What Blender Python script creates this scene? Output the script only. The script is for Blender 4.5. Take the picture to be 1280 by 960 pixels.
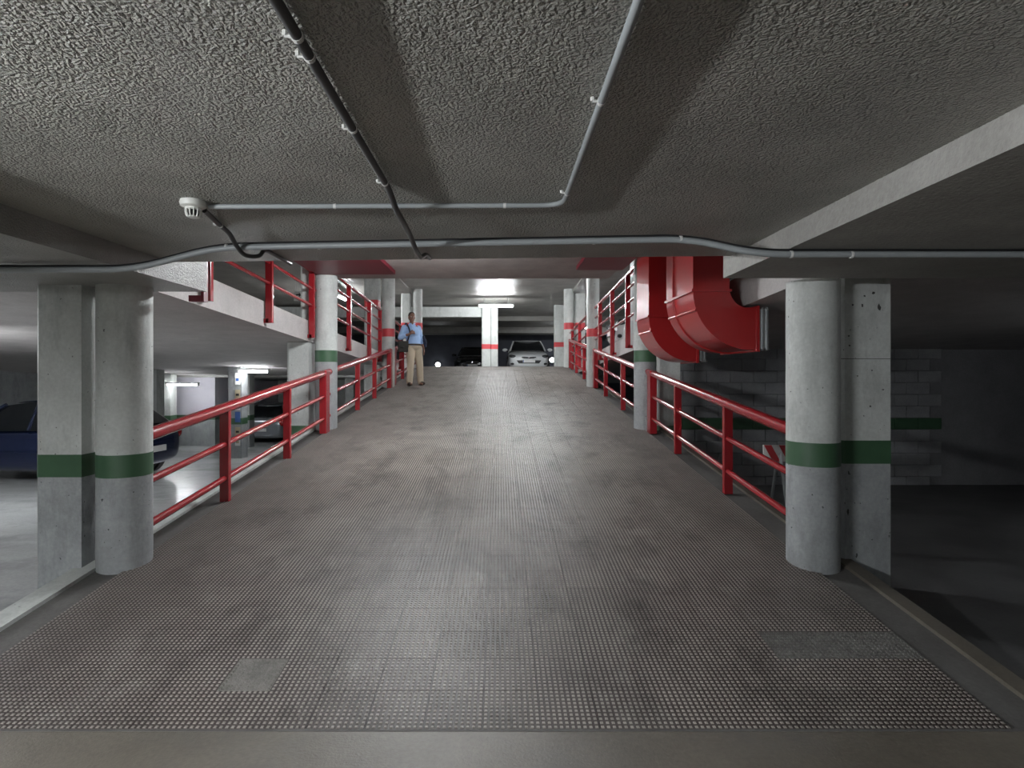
import bpy, bmesh, math, random
import numpy as np
from mathutils import Vector, Matrix
random.seed(7)
for o in list(bpy.data.objects):
    bpy.data.objects.remove(o)
S = bpy.context.scene
C = S.collection
PI = math.pi

# ------------------------------------------------------------------ camera
EYE = 1.5                                   # eye height above the lower floor
cam = bpy.data.cameras.new('camera'); cam.sensor_width = 36; cam.lens = 20.25
cam.shift_x = 15/1280; cam.shift_y = -11/1280
cam.clip_start = .05; cam.clip_end = 200
co = bpy.data.objects.new('camera', cam); C.objects.link(co)
co.location = (0, 0, EYE); co.rotation_euler = (PI/2, 0, 0)
S.camera = co
# ------------------------------------------------------------------ world / view
W = bpy.data.worlds.new('world'); S.world = W; W.use_nodes = True
W.node_tree.nodes['Background'].inputs[0].default_value = (.75, .8, .85, 1)
W.node_tree.nodes['Background'].inputs[1].default_value = .02
S.view_settings.view_transform = 'Standard'; S.view_settings.look = 'None'
S.view_settings.gamma = 1; S.view_settings.use_curve_mapping = False
S.view_settings.exposure = 0.95
LAMP = 1.0                                   # overall fluorescent tube power factor

def R(z): return z + EYE                    # height relative to the eye -> world
def ramp_z(y): return .1097*(y-2.44)
def bay_z(y): return -.05*(y-2.44) if y > 2.44 else 0.0
SLOPE = math.atan(.1097)

# ------------------------------------------------------------------ materials
def nt(name):
    m = bpy.data.materials.new(name); m.use_nodes = True
    t = m.node_tree; b = t.nodes['Principled BSDF']
    return m, t, b
def node(t, kind, **kw):
    n = t.nodes.new(kind)
    for k, v in kw.items():
        if k.startswith('_'): setattr(n, k[1:], v)
        else: n.inputs[k].default_value = v
    return n
def coords(t, world=True):
    if world:
        return t.nodes.new('ShaderNodeNewGeometry').outputs['Position']
    return t.nodes.new('ShaderNodeTexCoord').outputs['Object']
def ramp(t, fac, stops):
    r = t.nodes.new('ShaderNodeValToRGB'); e = r.color_ramp.elements
    while len(e) < len(stops): e.new(.5)
    for i, (p, c) in enumerate(stops):
        e[i].position = p; e[i].color = (*c, 1) if len(c) == 3 else c
    t.links.new(fac, r.inputs[0]); return r.outputs[0]
def mix(t, fac, a, b, mode='MIX'):
    m = t.nodes.new('ShaderNodeMix'); m.data_type = 'RGBA'; m.blend_type = mode
    for v, i in ((fac, 0), (a, 6), (b, 7)):
        if hasattr(v, 'links') or hasattr(v, 'is_linked'): t.links.new(v, m.inputs[i])
        elif i == 0: m.inputs[0].default_value = v
        else: m.inputs[i].default_value = (*v, 1)
    return m.outputs[2]
def noise(t, vec, scale, detail=4, rough=.55, stretch=None):
    if stretch:
        mp = node(t, 'ShaderNodeMapping', Scale=stretch); t.links.new(vec, mp.inputs[0]); vec = mp.outputs[0]
    n = node(t, 'ShaderNodeTexNoise', Scale=scale, Detail=detail, Roughness=rough)
    t.links.new(vec, n.inputs['Vector']); return n.outputs[0]
def bump(t, b, h, dist, strength=1.0):
    n = node(t, 'ShaderNodeBump', Strength=strength, Distance=dist)
    t.links.new(h, n.inputs['Height']); t.links.new(n.outputs[0], b.inputs['Normal'])
def plain(name, col, rough=.5, metal=0, spec=.5, wear=0.0, wcol=None, coat=0):
    m, t, b = nt(name)
    b.inputs['Roughness'].default_value = rough; b.inputs['Metallic'].default_value = metal
    b.inputs['Specular IOR Level'].default_value = spec; b.inputs['Coat Weight'].default_value = coat
    p = coords(t)
    c2 = wcol or tuple(c*.75 for c in col)
    f = ramp(t, noise(t, p, 9, 5), [(.35, (0, 0, 0)), (.75, (1, 1, 1))])
    g = t.nodes.new('ShaderNodeMath'); g.operation = 'MULTIPLY'; g.inputs[1].default_value = wear or .25
    t.links.new(f, g.inputs[0])
    t.links.new(mix(t, g.outputs[0], col, c2), b.inputs['Base Color'])
    return m
def concrete(name, a, b_, rough=.85, sc=3, bd=.004, bs=60, stain=None, streak=None, spec=.3, chips=False):
    m, t, b = nt(name); p = coords(t)
    b.inputs['Roughness'].default_value = rough; b.inputs['Specular IOR Level'].default_value = spec
    n1 = noise(t, p, sc, 6, .6, streak); n2 = noise(t, p, 45, 3)
    c = ramp(t, n1, [(.3, a), (.7, b_)])
    c = mix(t, .25, c, ramp(t, n2, [(.3, tuple(x*.6 for x in a)), (.7, b_)]))
    if stain:
        s = ramp(t, noise(t, p, 1.3, 7, .7), [(.5, (0, 0, 0)), (.72, (.7, .7, .7))])
        c = mix(t, s, c, stain)
    if chips:
        k = ramp(t, noise(t, p, 36, 2, .4), [(.73, (0, 0, 0)), (.76, (1, 1, 1))]); c = mix(t, k, c, tuple(x*.25 for x in a))
        k = ramp(t, noise(t, p, 3.2, 8, .75, (1, 1, .35)), [(.5, (0, 0, 0)), (.85, (1, 1, 1))]); c = mix(t, k, c, tuple(x*.45 for x in a))
    t.links.new(c, b.inputs['Base Color'])
    if bd: bump(t, b, noise(t, p, bs, 4), bd)
    return m
def stucco(name, a, b_, dist=.016):
    m, t, b = nt(name); p = coords(t)
    b.inputs['Roughness'].default_value = .42; b.inputs['Specular IOR Level'].default_value = .5
    c = ramp(t, noise(t, p, 2.2, 5), [(.35, a), (.68, b_)])
    t.links.new(c, b.inputs['Base Color'])
    v = node(t, 'ShaderNodeTexVoronoi', Scale=105); v.feature = 'SMOOTH_F1'; v.inputs['Smoothness'].default_value = .6
    dn = node(t, 'ShaderNodeTexNoise', Scale=30, Detail=2)
    t.links.new(p, dn.inputs['Vector'])
    ad = t.nodes.new('ShaderNodeVectorMath'); ad.operation = 'MULTIPLY_ADD'; ad.inputs[1].default_value = (.03, .03, .03)
    t.links.new(dn.outputs['Color'], ad.inputs[0]); t.links.new(p, ad.inputs[2]); t.links.new(ad.outputs[0], v.inputs['Vector'])
    n = noise(t, p, 110, 3, .6)
    mx = t.nodes.new('ShaderNodeMath'); mx.operation = 'SUBTRACT'
    t.links.new(n, mx.inputs[0]); t.links.new(v.outputs['Distance'], mx.inputs[1])
    bump(t, b, mx.outputs[0], dist)
    return m
def emit(name, col, s):
    m, t, b = nt(name)
    b.inputs['Base Color'].default_value = (.9, .9, .9, 1)
    b.inputs['Emission Color'].default_value = (*col, 1); b.inputs['Emission Strength'].default_value = s
    return m
def tile_mat(name, dark, light, dust):
    """paving tile: tone jumps from tile to tile, with oil, dust and grout smears"""
    m, t, b = nt(name); p = coords(t)
    b.inputs['Roughness'].default_value = .48; b.inputs['Specular IOR Level'].default_value = .45
    mp = node(t, 'ShaderNodeMapping', Scale=(4, 4/1.006*1.0, 0), Location=(10.3, -2.44*4/1.006*1.0+.0, 0)); t.links.new(p, mp.inputs[0])
    fl = t.nodes.new('ShaderNodeVectorMath'); fl.operation = 'FLOOR'; t.links.new(mp.outputs[0], fl.inputs[0])
    wn = t.nodes.new('ShaderNodeTexWhiteNoise'); wn.noise_dimensions = '2D'; t.links.new(fl.outputs[0], wn.inputs['Vector'])
    hv = t.nodes.new('ShaderNodeMath'); hv.operation = 'MULTIPLY_ADD'; hv.inputs[1].default_value = .6; hv.inputs[2].default_value = .2
    t.links.new(wn.outputs['Value'], hv.inputs[0]); c = mix(t, hv.outputs[0], dark, light)
    big = ramp(t, noise(t, p, .55, 5, .6), [(.35, (0, 0, 0)), (.7, (1, 1, 1))])
    c = mix(t, big, c, mix(t, .5, c, light))
    d = ramp(t, noise(t, p, 2.3, 7, .72, (1, .55, 1)), [(.55, (0, 0, 0)), (.8, (.8, .8, .8))])
    c = mix(t, d, c, dust)
    oil = ramp(t, noise(t, p, 2.6, 7, .72, (1, .6, 1)), [(.47, (0, 0, 0)), (.70, (.85, .85, .85))])
    c = mix(t, oil, c, tuple(x*.4 for x in dark))
    # grime that traffic has pushed to both edges of the ramp
    sx = t.nodes.new('ShaderNodeSeparateXYZ'); t.links.new(p, sx.inputs[0])
    ab = t.nodes.new('ShaderNodeMath'); ab.operation = 'ABSOLUTE'
    of = t.nodes.new('ShaderNodeMath'); of.operation = 'ADD'; of.inputs[1].default_value = .2
    t.links.new(sx.outputs[0], of.inputs[0]); t.links.new(of.outputs[0], ab.inputs[0])
    wv = t.nodes.new('ShaderNodeMath'); wv.operation = 'MULTIPLY_ADD'; wv.inputs[1].default_value = 1.3
    t.links.new(noise(t, p, 1.1, 5, .65), wv.inputs[0]); t.links.new(ab.outputs[0], wv.inputs[2])
    g = t.nodes.new('ShaderNodeMapRange'); g.inputs[1].default_value = 2.0; g.inputs[2].default_value = 2.95; g.inputs[4].default_value = .72
    t.links.new(wv.outputs[0], g.inputs[0])
    c = mix(t, g.outputs[0], c, tuple(x*.8 for x in dark))
    t.links.new(c, b.inputs['Base Color'])
    bump(t, b, noise(t, p, 160, 3), .001)
    return m

M = {}
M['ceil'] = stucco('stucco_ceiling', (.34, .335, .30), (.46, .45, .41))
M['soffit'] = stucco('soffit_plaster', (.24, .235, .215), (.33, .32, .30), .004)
M['conc'] = concrete('grey_concrete', (.30, .29, .27), (.42, .41, .39))
M['pale'] = concrete('pale_concrete', (.46, .44, .43), (.60, .57, .56), bd=.002)
M['bounce_tint'] = concrete('bounce_tinted_concrete', (.34, .30, .28), (.46, .41, .39), bd=.002)  # pinkish tint of bounced light painted into grey concrete
M['floor'] = concrete('worn_floor', (.080, .068, .053), (.150, .134, .108), .5, 1.6, .0015, 90, (.09, .085, .08), spec=.5)
M['upfloor'] = concrete('upper_floor', (.26, .255, .24), (.40, .39, .37), .35, 2, .001, 60, (.2, .2, .19), spec=.5)
M['bayfloor'] = concrete('polished_bay_floor', (.46, .47, .47), (.58, .59, .59), .22, 1.2, 0, 60, (.24, .25, .25), (1, 2.5, 1), spec=.6)
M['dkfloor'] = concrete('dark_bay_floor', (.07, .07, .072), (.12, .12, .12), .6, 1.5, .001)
M['ramp'] = concrete('ramp_screed', (.075, .07, .067), (.13, .125, .12), .7, 2.5, .002)
M['tile'] = tile_mat('tile_body', (.036, .026, .024), (.066, .052, .048), (.17, .16, .145))
M['stud'] = tile_mat('tile_stud', (.24, .215, .195), (.37, .34, .305), (.42, .405, .37))
M['patch'] = concrete('cement_smear', (.13, .125, .115), (.25, .24, .22), .8, 7, .006)
M['patch2'] = concrete('dusty_tile', (.10, .095, .09), (.17, .165, .155), .8, 14, .002)
M['white'] = concrete('white_paint', (.50, .52, .50), (.62, .64, .62), .6, 4, .002, 40, (.42, .42, .41), chips=True)
M['greyp'] = concrete('grey_paint', (.30, .315, .32), (.40, .415, .42), .6, 5, .003, 40, (.22, .225, .225), chips=True)
M['green'] = plain('green_paint', (.05, .115, .06), .5, wear=.5)
M['redband'] = plain('red_band_paint', (.55, .05, .06), .5, wear=.4)
M['red'] = plain('red_gloss_paint', (.30, .014, .020), .26, spec=.5, wear=.35, coat=.35)
M['duct'] = plain('red_duct_paint', (.45, .022, .024), .3, spec=.5, wear=.2, coat=.4)
M['dkred'] = plain('dark_red_paint', (.16, .008, .02), .45, wear=.3)
M['galv'] = plain('galvanised', (.5, .52, .53), .4, .7)
M['conduit'] = plain('grey_plastic_conduit', (.30, .32, .33), .4, wear=.4)
M['dkconduit'] = plain('dark_conduit', (.055, .055, .055), .4, wear=.5)
M['black'] = plain('black_rubber', (.012, .012, .013), .6)
M['clip'] = plain('white_clip', (.7, .7, .68), .4)
M['ivory'] = plain('ivory_plastic', (.72, .72, .68), .4)
M['blocks'] = concrete('grey_block_paint', (.27, .275, .285), (.36, .365, .375), .7, 6, .003, 70)
M['mortar'] = concrete('mortar', (.20, .2, .21), (.26, .26, .27), .9)
M['lav'] = concrete('lavender_wall', (.56, .54, .60), (.66, .64, .70), .8, 2, .001)
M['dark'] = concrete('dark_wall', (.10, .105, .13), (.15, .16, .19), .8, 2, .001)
M['tube'] = emit('lit_tube', (.93, .97, 1), 14)
M['lampwhite'] = plain('lamp_housing', (.75, .75, .74), .4)
M['trimblk0'] = plain('dark_chip', (.06, .058, .055), .9)
M['paper'] = plain('paper', (.8, .8, .78), .7)
M['ink'] = plain('ink', (.02, .02, .02), .7)
M['blue'] = plain('blue_print', (.05, .12, .35), .6)
M['tan'] = plain('tan_print', (.5, .42, .28), .6)

# ------------------------------------------------------------------ mesh helpers
class MB:
    def __init__(s): s.v = []; s.f = []; s.m = []; s.cur = 0
    def add(s, vs, fs):
        k = len(s.v); s.v += [tuple(v) for v in vs]
        for f in fs: s.f.append([k+i for i in f]); s.m.append(s.cur)
    def box(s, a, b):
        (x0, y0, z0), (x1, y1, z1) = a, b
        s.add([(x0,y0,z0),(x1,y0,z0),(x1,y1,z0),(x0,y1,z0),(x0,y0,z1),(x1,y0,z1),(x1,y1,z1),(x0,y1,z1)],
              [(3,2,1,0),(4,5,6,7),(0,1,5,4),(1,2,6,5),(2,3,7,6),(3,0,4,7)]); return s
    def hexa(s, p8):
        s.add(p8, [(3,2,1,0),(4,5,6,7),(0,1,5,4),(1,2,6,5),(2,3,7,6),(3,0,4,7)]); return s
    def slab(s, x0, x1, y0, y1, b0, b1, t0, t1):
        """block whose bottom / top run from b0,t0 (at y0) to b1,t1 (at y1)"""
        return s.hexa([(x0,y0,b0),(x1,y0,b0),(x1,y1,b1),(x0,y1,b1),(x0,y0,t0),(x1,y0,t0),(x1,y1,t1),(x0,y1,t1)])
    def prism(s, poly, d0, d1, axis='y'):
        def P(u, w, d): return (u, d, w) if axis == 'y' else ((d, u, w) if axis == 'x' else (u, w, d))
        n = len(poly)
        s.add([P(u, w, d0) for u, w in poly] + [P(u, w, d1) for u, w in poly],
              [list(range(n)), list(range(2*n-1, n-1, -1))] + [(i, i+n, (i+1) % n+n, (i+1) % n) for i in range(n)]); return s
    def tube(s, pts, r, seg=10, sx=1, sy=1):
        pts = [Vector(p) for p in pts]; n = len(pts)
        rr = r if hasattr(r, '__len__') else [r]*n
        up = None; rings = []
        for i, p in enumerate(pts):
            d = (pts[min(i+1, n-1)]-pts[max(i-1, 0)]).normalized()
            if up is None:
                up = Vector((0, 0, 1)) if abs(d.z) < .9 else Vector((0, 1, 0))
            a = d.cross(up).normalized(); u = a.cross(d).normalized(); up = u
            rings.append([p+a*(math.cos(2*PI*k/seg)*rr[i]*sx)+u*(math.sin(2*PI*k/seg)*rr[i]*sy) for k in range(seg)])
        fs = []
        for i in range(n-1):
            for k in range(seg):
                fs.append((i*seg+k, i*seg+(k+1) % seg, (i+1)*seg+(k+1) % seg, (i+1)*seg+k))
        fs.append(list(range(seg-1, -1, -1))); fs.append([(n-1)*seg+k for k in range(seg)])
        s.add([v for r_ in rings for v in r_], fs); return s
    def lathe(s, prof, c=(0, 0, 0), seg=24, axis='z', jit=0):
        rings = []
        for r, h in prof:
            ring = []
            for k in range(seg):
                a = 2*PI*k/seg; q = r*(1+random.uniform(-jit, jit))
                u, w = q*math.cos(a), q*math.sin(a)
                ring.append({'z': (c[0]+u, c[1]+w, c[2]+h), 'y': (c[0]+u, c[1]+h, c[2]-w), 'x': (c[0]+h, c[1]+u, c[2]+w)}[axis])
            rings.append(ring)
        fs = []
        for i in range(len(prof)-1):
            for k in range(seg):
                fs.append((i*seg+k, i*seg+(k+1) % seg, (i+1)*seg+(k+1) % seg, (i+1)*seg+k))
        fs.append(list(range(seg-1, -1, -1))); fs.append([(len(prof)-1)*seg+k for k in range(seg)])
        s.add([v for r_ in rings for v in r_], fs); return s
    def ball(s, c, r, seg=14, rings=9, rot=None):
        rx, ry, rz = r if hasattr(r, '__len__') else (r, r, r)
        vs = []
        for i in range(rings+1):
            th = PI*i/rings
            for k in range(seg):
                a = 2*PI*k/seg; v = Vector((rx*math.sin(th)*math.cos(a), ry*math.sin(th)*math.sin(a), rz*math.cos(th)))
                if rot: v = rot @ v
                vs.append(v+Vector(c))
        fs = [(i*seg+k, (i+1)*seg+k, (i+1)*seg+(k+1) % seg, i*seg+(k+1) % seg) for i in range(rings) for k in range(seg)]
        s.add(vs, fs); return s
    def build(s, name, mat, parent=None, smooth=False, bevel=0, clean=False):
        me = bpy.data.meshes.new(name); me.from_pydata(s.v, [], s.f)
        mats = mat if isinstance(mat, (list, tuple)) else [mat]
        for q in mats: me.materials.append(q)
        if len(mats) > 1: me.polygons.foreach_set('material_index', s.m)
        bm = bmesh.new(); bm.from_mesh(me)
        bmesh.ops.remove_doubles(bm, verts=bm.verts, dist=1e-5)
        bmesh.ops.recalc_face_normals(bm, faces=bm.faces)
        if bevel: bmesh.ops.bevel(bm, geom=list(bm.edges), offset=bevel, segments=2, profile=.6, affect='EDGES', clamp_overlap=True)
        bm.to_mesh(me); bm.free()
        if smooth:
            me.polygons.foreach_set('use_smooth', [True]*len(me.polygons))
            try: me.set_sharp_from_angle(angle=math.radians(40))
            except Exception: pass
        o = bpy.data.objects.new(name, me); C.objects.link(o)
        if parent: o.parent = parent
        return o
def tag(o, label=None, cat=None, group=None, kind=None):
    if label: o['label'] = label
    if cat: o['category'] = cat
    if group: o['group'] = group
    if kind: o['kind'] = kind
    return o
def struct(o, label=None, cat=None):
    o['kind'] = 'structure'
    if label: o['label'] = label
    if cat: o['category'] = cat
    return o
def thing(name, label, cat, loc=(0, 0, 0), rz=0, group=None):
    o = bpy.data.objects.new(name, None); C.objects.link(o); o.empty_display_size = .1
    o.location = loc; o.rotation_euler = (0, 0, rz)
    return tag(o, label, cat, group)
def copy_tree(o, parent=None):
    c = o.copy(); C.objects.link(c)
    if parent: c.parent = parent
    for ch in list(o.children): copy_tree(ch, c)
    return c
def smooth_path(pts, n=6):
    """Catmull-Rom through the points"""
    P = [Vector(p) for p in pts]; P = [P[0]*2-P[1]]+P+[P[-1]*2-P[-2]]
    out = []
    for i in range(1, len(P)-2):
        for k in range(n):
            t = k/n; a, b, c, d = P[i-1:i+3]
            out.append(.5*((2*b)+(c-a)*t+(2*a-5*b+4*c-d)*t*t+(3*b-a-3*c+d)*t**3))
    out.append(P[-2]); return out
def rounded(pts, rad=.08, n=6):
    """polyline with its corners rounded"""
    P = [Vector(p) for p in pts]; out = [P[0]]
    for i in range(1, len(P)-1):
        a = (P[i-1]-P[i]); b = (P[i+1]-P[i]); r = min(rad, a.length*.45, b.length*.45)
        p0 = P[i]+a.normalized()*r; p1 = P[i]+b.normalized()*r
        for k in range(n+1):
            t = k/n; out.append(p0*(1-t)**2+P[i]*2*t*(1-t)+p1*t*t)
    out.append(P[-1]); return out

XL, XR = -2.65, 2.21                         # column rows
ROWS = [4.07, 8.78, 13.69, 18.46]
SLX, SRX = -2.85, 2.32                       # edges of the side slabs
def stop(y): return R(.96-.05*(y-5.6))       # top of the side slabs
def sbot(y): return R(.655-.05*(y-5.6))      # underside of the side slabs
YC = 18.7                                    # ramp crest
ZC = ramp_z(YC)

# ================================================================== STRUCTURE
b = MB(); b.box((-14, -9, -.3), (10, 2.44, 0))
struct(b.build('floor', M['floor']), 'worn brown grey concrete floor before the ramp', 'floor')
# ramp
b = MB(); b.slab(-2.78, 2.40, 2.44, YC, -.35, ZC-.35, -.012, ZC-.012)
rampo = struct(b.build('ramp', M['ramp']), 'studded dark ramp rising between red railings', 'ramp')
b = MB(); b.slab(-2.93, -2.78, 2.44, YC, -.35, ZC-.35, .012, ZC+.012)
struct(b.build('trim_1', M['white']), 'pale concrete kerb along the ramp beside the bright bay', 'kerb')
b = MB(); b.slab(2.40, 2.50, 2.44, YC, -.35, ZC-.35, .01, ZC+.01)
struct(b.build('trim_2', M['floor']), 'grey concrete kerb along the ramp beside the dark bay', 'kerb')
# tiles of the ramp: 250 mm square, ten by ten studs each
T = .25; NS = 10; NX, NY = 19, 65; TX0 = -2.575
def tile_arrays(skip):
    vs, fs, ms = [], [], []
    h = T/2-.0012
    k = 0
    vs += [(-h,-h,0),(h,-h,0),(h,h,0),(-h,h,0),(-h,-h,-.012),(h,-h,-.012),(h,h,-.012),(-h,h,-.012)]
    for f in ((0,1,2,3),(0,4,5,1),(1,5,6,2),(2,6,7,3),(3,7,4,0)): fs.append(f); ms.append(0)
    p = T/NS
    for i in range(NS):
        for j in range(NS):
            if (i, j) in skip: continue
            cx, cy = -T/2+p*(i+.5), -T/2+p*(j+.5); a, c = .0068, .0052; k = len(vs)
            vs += [(cx-a,cy-a,0),(cx+a,cy-a,0),(cx+a,cy+a,0),(cx-a,cy+a,0),(cx-c,cy-c,.0035),(cx+c,cy-c,.0035),(cx+c,cy+c,.0035),(cx-c,cy+c,.0035)]
            for f in ((4,5,6,7),(0,1,5,4),(1,2,6,5),(2,3,7,6),(3,0,4,7)): fs.append(tuple(k+q for q in f)); ms.append(1)
    return vs, fs, ms
variants = [set()]
for q in range(3):
    variants.append(set())
tile_meshes = []; tile_data = []
for sk in variants:
    vs, fs, ms = tile_arrays(sk)
    me = bpy.data.meshes.new('paving_tile'); me.from_pydata(vs, [], fs)
    me.materials.append(M['tile']); me.materials.append(M['stud']); me.polygons.foreach_set('material_index', ms)
    tile_meshes.append(me); tile_data.append((np.array(vs), np.array(fs), np.array(ms)))
# a tile smeared over with cement and two dusty replacement tiles
vs, fs, ms = tile_arrays({(i, j) for i in range(1, 9) for j in range(10)})
patch_me = bpy.data.meshes.new('paving_tile'); patch_me.from_pydata(vs, [], fs)
for q in (M['patch'], M['patch']): patch_me.materials.append(q)
patch_me.polygons.foreach_set('material_index', ms)
dusty_me = tile_meshes[0].copy(); dusty_me.materials.clear(); dusty_me.materials.append(M['patch2']); dusty_me.materials.append(M['patch'])
SPECIAL = {(5, 1): patch_me, (17, 2): dusty_me, (18, 2): dusty_me, (16, 2): dusty_me}
rot = Matrix.Rotation(SLOPE, 4, 'X'); rot3 = np.array(rot.to_3x3())
big_v, big_f, big_m = [], [], []; off = 0; count = 0
for j in range(NY):
    for i in range(NX):
        u = (j+.5)*T
        pos = (TX0+(i+.5)*T, 2.44+u*math.cos(SLOPE), u*math.sin(SLOPE))
        w = random.choice((0, 0, 1, 2, 3))
        if count < 300:
            o = bpy.data.objects.new('paving_tile', SPECIAL.get((i, j), tile_meshes[w])); C.objects.link(o); o.parent = rampo
            o.location = pos; o.rotation_euler = (SLOPE, 0, 0)
            count += 1
        else:
            v, f, m_ = tile_data[w]
            big_v.append(v @ rot3.T + np.array(pos)); big_f.append(f+off); big_m.append(m_); off += len(v)
bv = np.concatenate(big_v); bf = np.concatenate(big_f); bmi = np.concatenate(big_m)
me = bpy.data.meshes.new('paving_tiles_beyond')
me.vertices.add(len(bv)); me.vertices.foreach_set('co', bv.astype(np.float32).ravel())
me.loops.add(bf.size); me.loops.foreach_set('vertex_index', bf.astype(np.int32).ravel())
me.polygons.add(len(bf)); me.polygons.foreach_set('loop_start', np.arange(0, bf.size, 4, dtype=np.int32))
me.materials.append(M['tile']); me.materials.append(M['stud'])
me.polygons.foreach_set('material_index', bmi.astype(np.int32)); me.update(calc_edges=True); me.validate(); me.polygons.foreach_set('use_smooth', np.zeros(len(me.polygons), dtype=bool))
o = bpy.data.objects.new('paving_tiles', me); C.objects.link(o); o.parent = rampo; o['kind'] = 'stuff'
# thin metal-grey lip where the tiles begin
b = MB(); b.box((-2.78, 2.425, -.02), (2.4, 2.441, .001)); struct(b.build('trim_3', M['ramp']), 'thin concrete lip at the foot of the ramp', 'trim')

# upper floor beyond the crest: falls gently away
b = MB()
b.prism([(YC, ZC), (24, R(.17)), (33, R(-.05)), (33, R(-.45)), (24, R(-.2)), (YC, ZC-.35)], -14, 10, 'x')
struct(b.build('floor', M['upfloor']), 'light grey upper floor beyond the crest', 'floor')
# lower bays
b = MB(); b.slab(-14, -2.93, 2.44, 25, -.3, bay_z(25)-.3, 0, bay_z(25))
struct(b.build('floor', M['bayfloor']), 'shiny pale floor of the bright parking bay', 'floor')
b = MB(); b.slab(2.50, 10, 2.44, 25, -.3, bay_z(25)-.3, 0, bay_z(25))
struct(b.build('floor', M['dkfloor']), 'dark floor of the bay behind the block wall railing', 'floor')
# near ceiling
b = MB(); b.hexa([(-2.18,-9,R(.75)),(1.45,-9,R(.75)),(1.45,3.62,R(.75)),(-2.18,3.82,R(.75)),(-2.18,-9,R(1.1)),(1.45,-9,R(1.1)),(1.45,3.62,R(1.1)),(-2.18,3.82,R(1.1))])
struct(b.build('ceiling', M['ceil']), 'rough stucco ceiling above the foot of the ramp', 'ceiling')
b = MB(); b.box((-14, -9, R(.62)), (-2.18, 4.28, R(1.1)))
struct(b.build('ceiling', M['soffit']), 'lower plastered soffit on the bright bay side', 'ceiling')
b = MB(); b.slab(1.45, 10, -9, 3.74, R(.70), R(.63), R(1.1), R(1.1))
struct(b.build('ceiling', M['conc']), 'lower concrete soffit over the pier pair', 'ceiling')
# side slabs (sloping up towards the near floor)
b = MB(); b.slab(-14, SLX, 4.281, YC, sbot(4.281), sbot(YC), stop(4.281), stop(YC))
struct(b.build('ceiling', M['pale']), 'sloping concrete deck above the bright bay', 'deck')
b = MB(); b.slab(SRX, 10, 3.741, YC, sbot(3.741), sbot(YC), stop(3.741), stop(YC))
struct(b.build('ceiling', M['pale']), 'sloping concrete deck above the dark bay', 'deck')
# next ramp overhead + cross beam
b = MB(); b.slab(-2.18, 1.72, 3.83, 6.9, R(.98), R(1.62), R(1.2), R(1.9))
struct(b.build('ceiling', M['conc']), 'underside of the next ramp overhead', 'ceiling')
b = MB(); b.box((-2.8, 6.9, R(1.56)), (1.75, 9.3, R(1.9)))
struct(b.build('ceiling', M['bounce_tint']), 'grey concrete cross beam over the ramp, tinted with bounced light', 'beam')
b = MB(); b.box((-2.72, 6.9, R(1.5)), (-1.56, 8.58, R(1.559)))
tag(b.build('soffit_panel', M['dkred']), 'dark red steel soffit panel over the column with the bag carrier beyond', 'panel')
b = MB(); b.box((1.09, 6.9, R(1.5)), (1.75, 8.22, R(1.559)))
tag(b.build('soffit_panel', M['dkred']), 'dark red steel soffit panel beside the red ducts', 'panel')
# upper ceilings
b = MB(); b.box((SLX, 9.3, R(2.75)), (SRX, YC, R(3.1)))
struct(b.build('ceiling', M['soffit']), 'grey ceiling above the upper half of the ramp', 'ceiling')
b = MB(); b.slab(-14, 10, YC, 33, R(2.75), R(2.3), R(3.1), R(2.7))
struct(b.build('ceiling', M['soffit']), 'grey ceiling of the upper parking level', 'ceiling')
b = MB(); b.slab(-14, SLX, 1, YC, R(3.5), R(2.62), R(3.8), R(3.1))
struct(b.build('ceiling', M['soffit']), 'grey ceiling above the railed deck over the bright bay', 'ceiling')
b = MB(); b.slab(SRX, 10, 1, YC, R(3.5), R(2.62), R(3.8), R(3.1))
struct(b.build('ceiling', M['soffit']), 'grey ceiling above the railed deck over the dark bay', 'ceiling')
b = MB(); b.box((SLX, 1, R(3.5)), (SRX, 9.3, R(3.8)))
struct(b.build('ceiling', M['conc']), 'concrete roof over the shaft of the ramp', 'ceiling')
# outer walls
for nm, a, c, mt, lb in (
    ('wall_left', (-14.2, -9, -2), (-14, 33.2, R(3.9)), 'greyp', 'grey side wall of the bright bay'),
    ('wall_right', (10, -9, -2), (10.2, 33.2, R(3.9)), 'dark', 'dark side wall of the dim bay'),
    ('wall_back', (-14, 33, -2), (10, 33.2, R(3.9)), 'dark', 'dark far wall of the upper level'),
    ('wall_front', (-14, -9.2, -2), (10, -9, R(3.9)), 'greyp', 'grey wall behind the entrance floor'),
    ('wall_deck', (-14, .8, R(1.1)), (10, 1, R(3.9)), 'greyp', 'grey wall closing the deck above')):
    b = MB(); b.box(a, c); struct(b.build(nm, M[mt]), lb, 'wall')
# cross beams of the upper level
for k, (x0, x1, y0, y1, z0, z1, mt, lb) in enumerate((
    (-9, -.42, 21.75, 22.1, 2.20, 2.58, 'white', 'white painted beam meeting the notice pillar'),
    (-14, 10, 25.0, 25.4, 2.36, 2.6, 'conc', 'grey cross beam beyond the notice pillar'),
    (-14, 10, 29.0, 29.4, 2.12, 2.5, 'conc', 'grey cross beam near the dark far wall'))):
    b = MB(); b.box((x0, y0, R(z0)), (x1, y1, R(z1))); struct(b.build('trim_%d' % (k+4), M[mt]), lb, 'beam')

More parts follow.
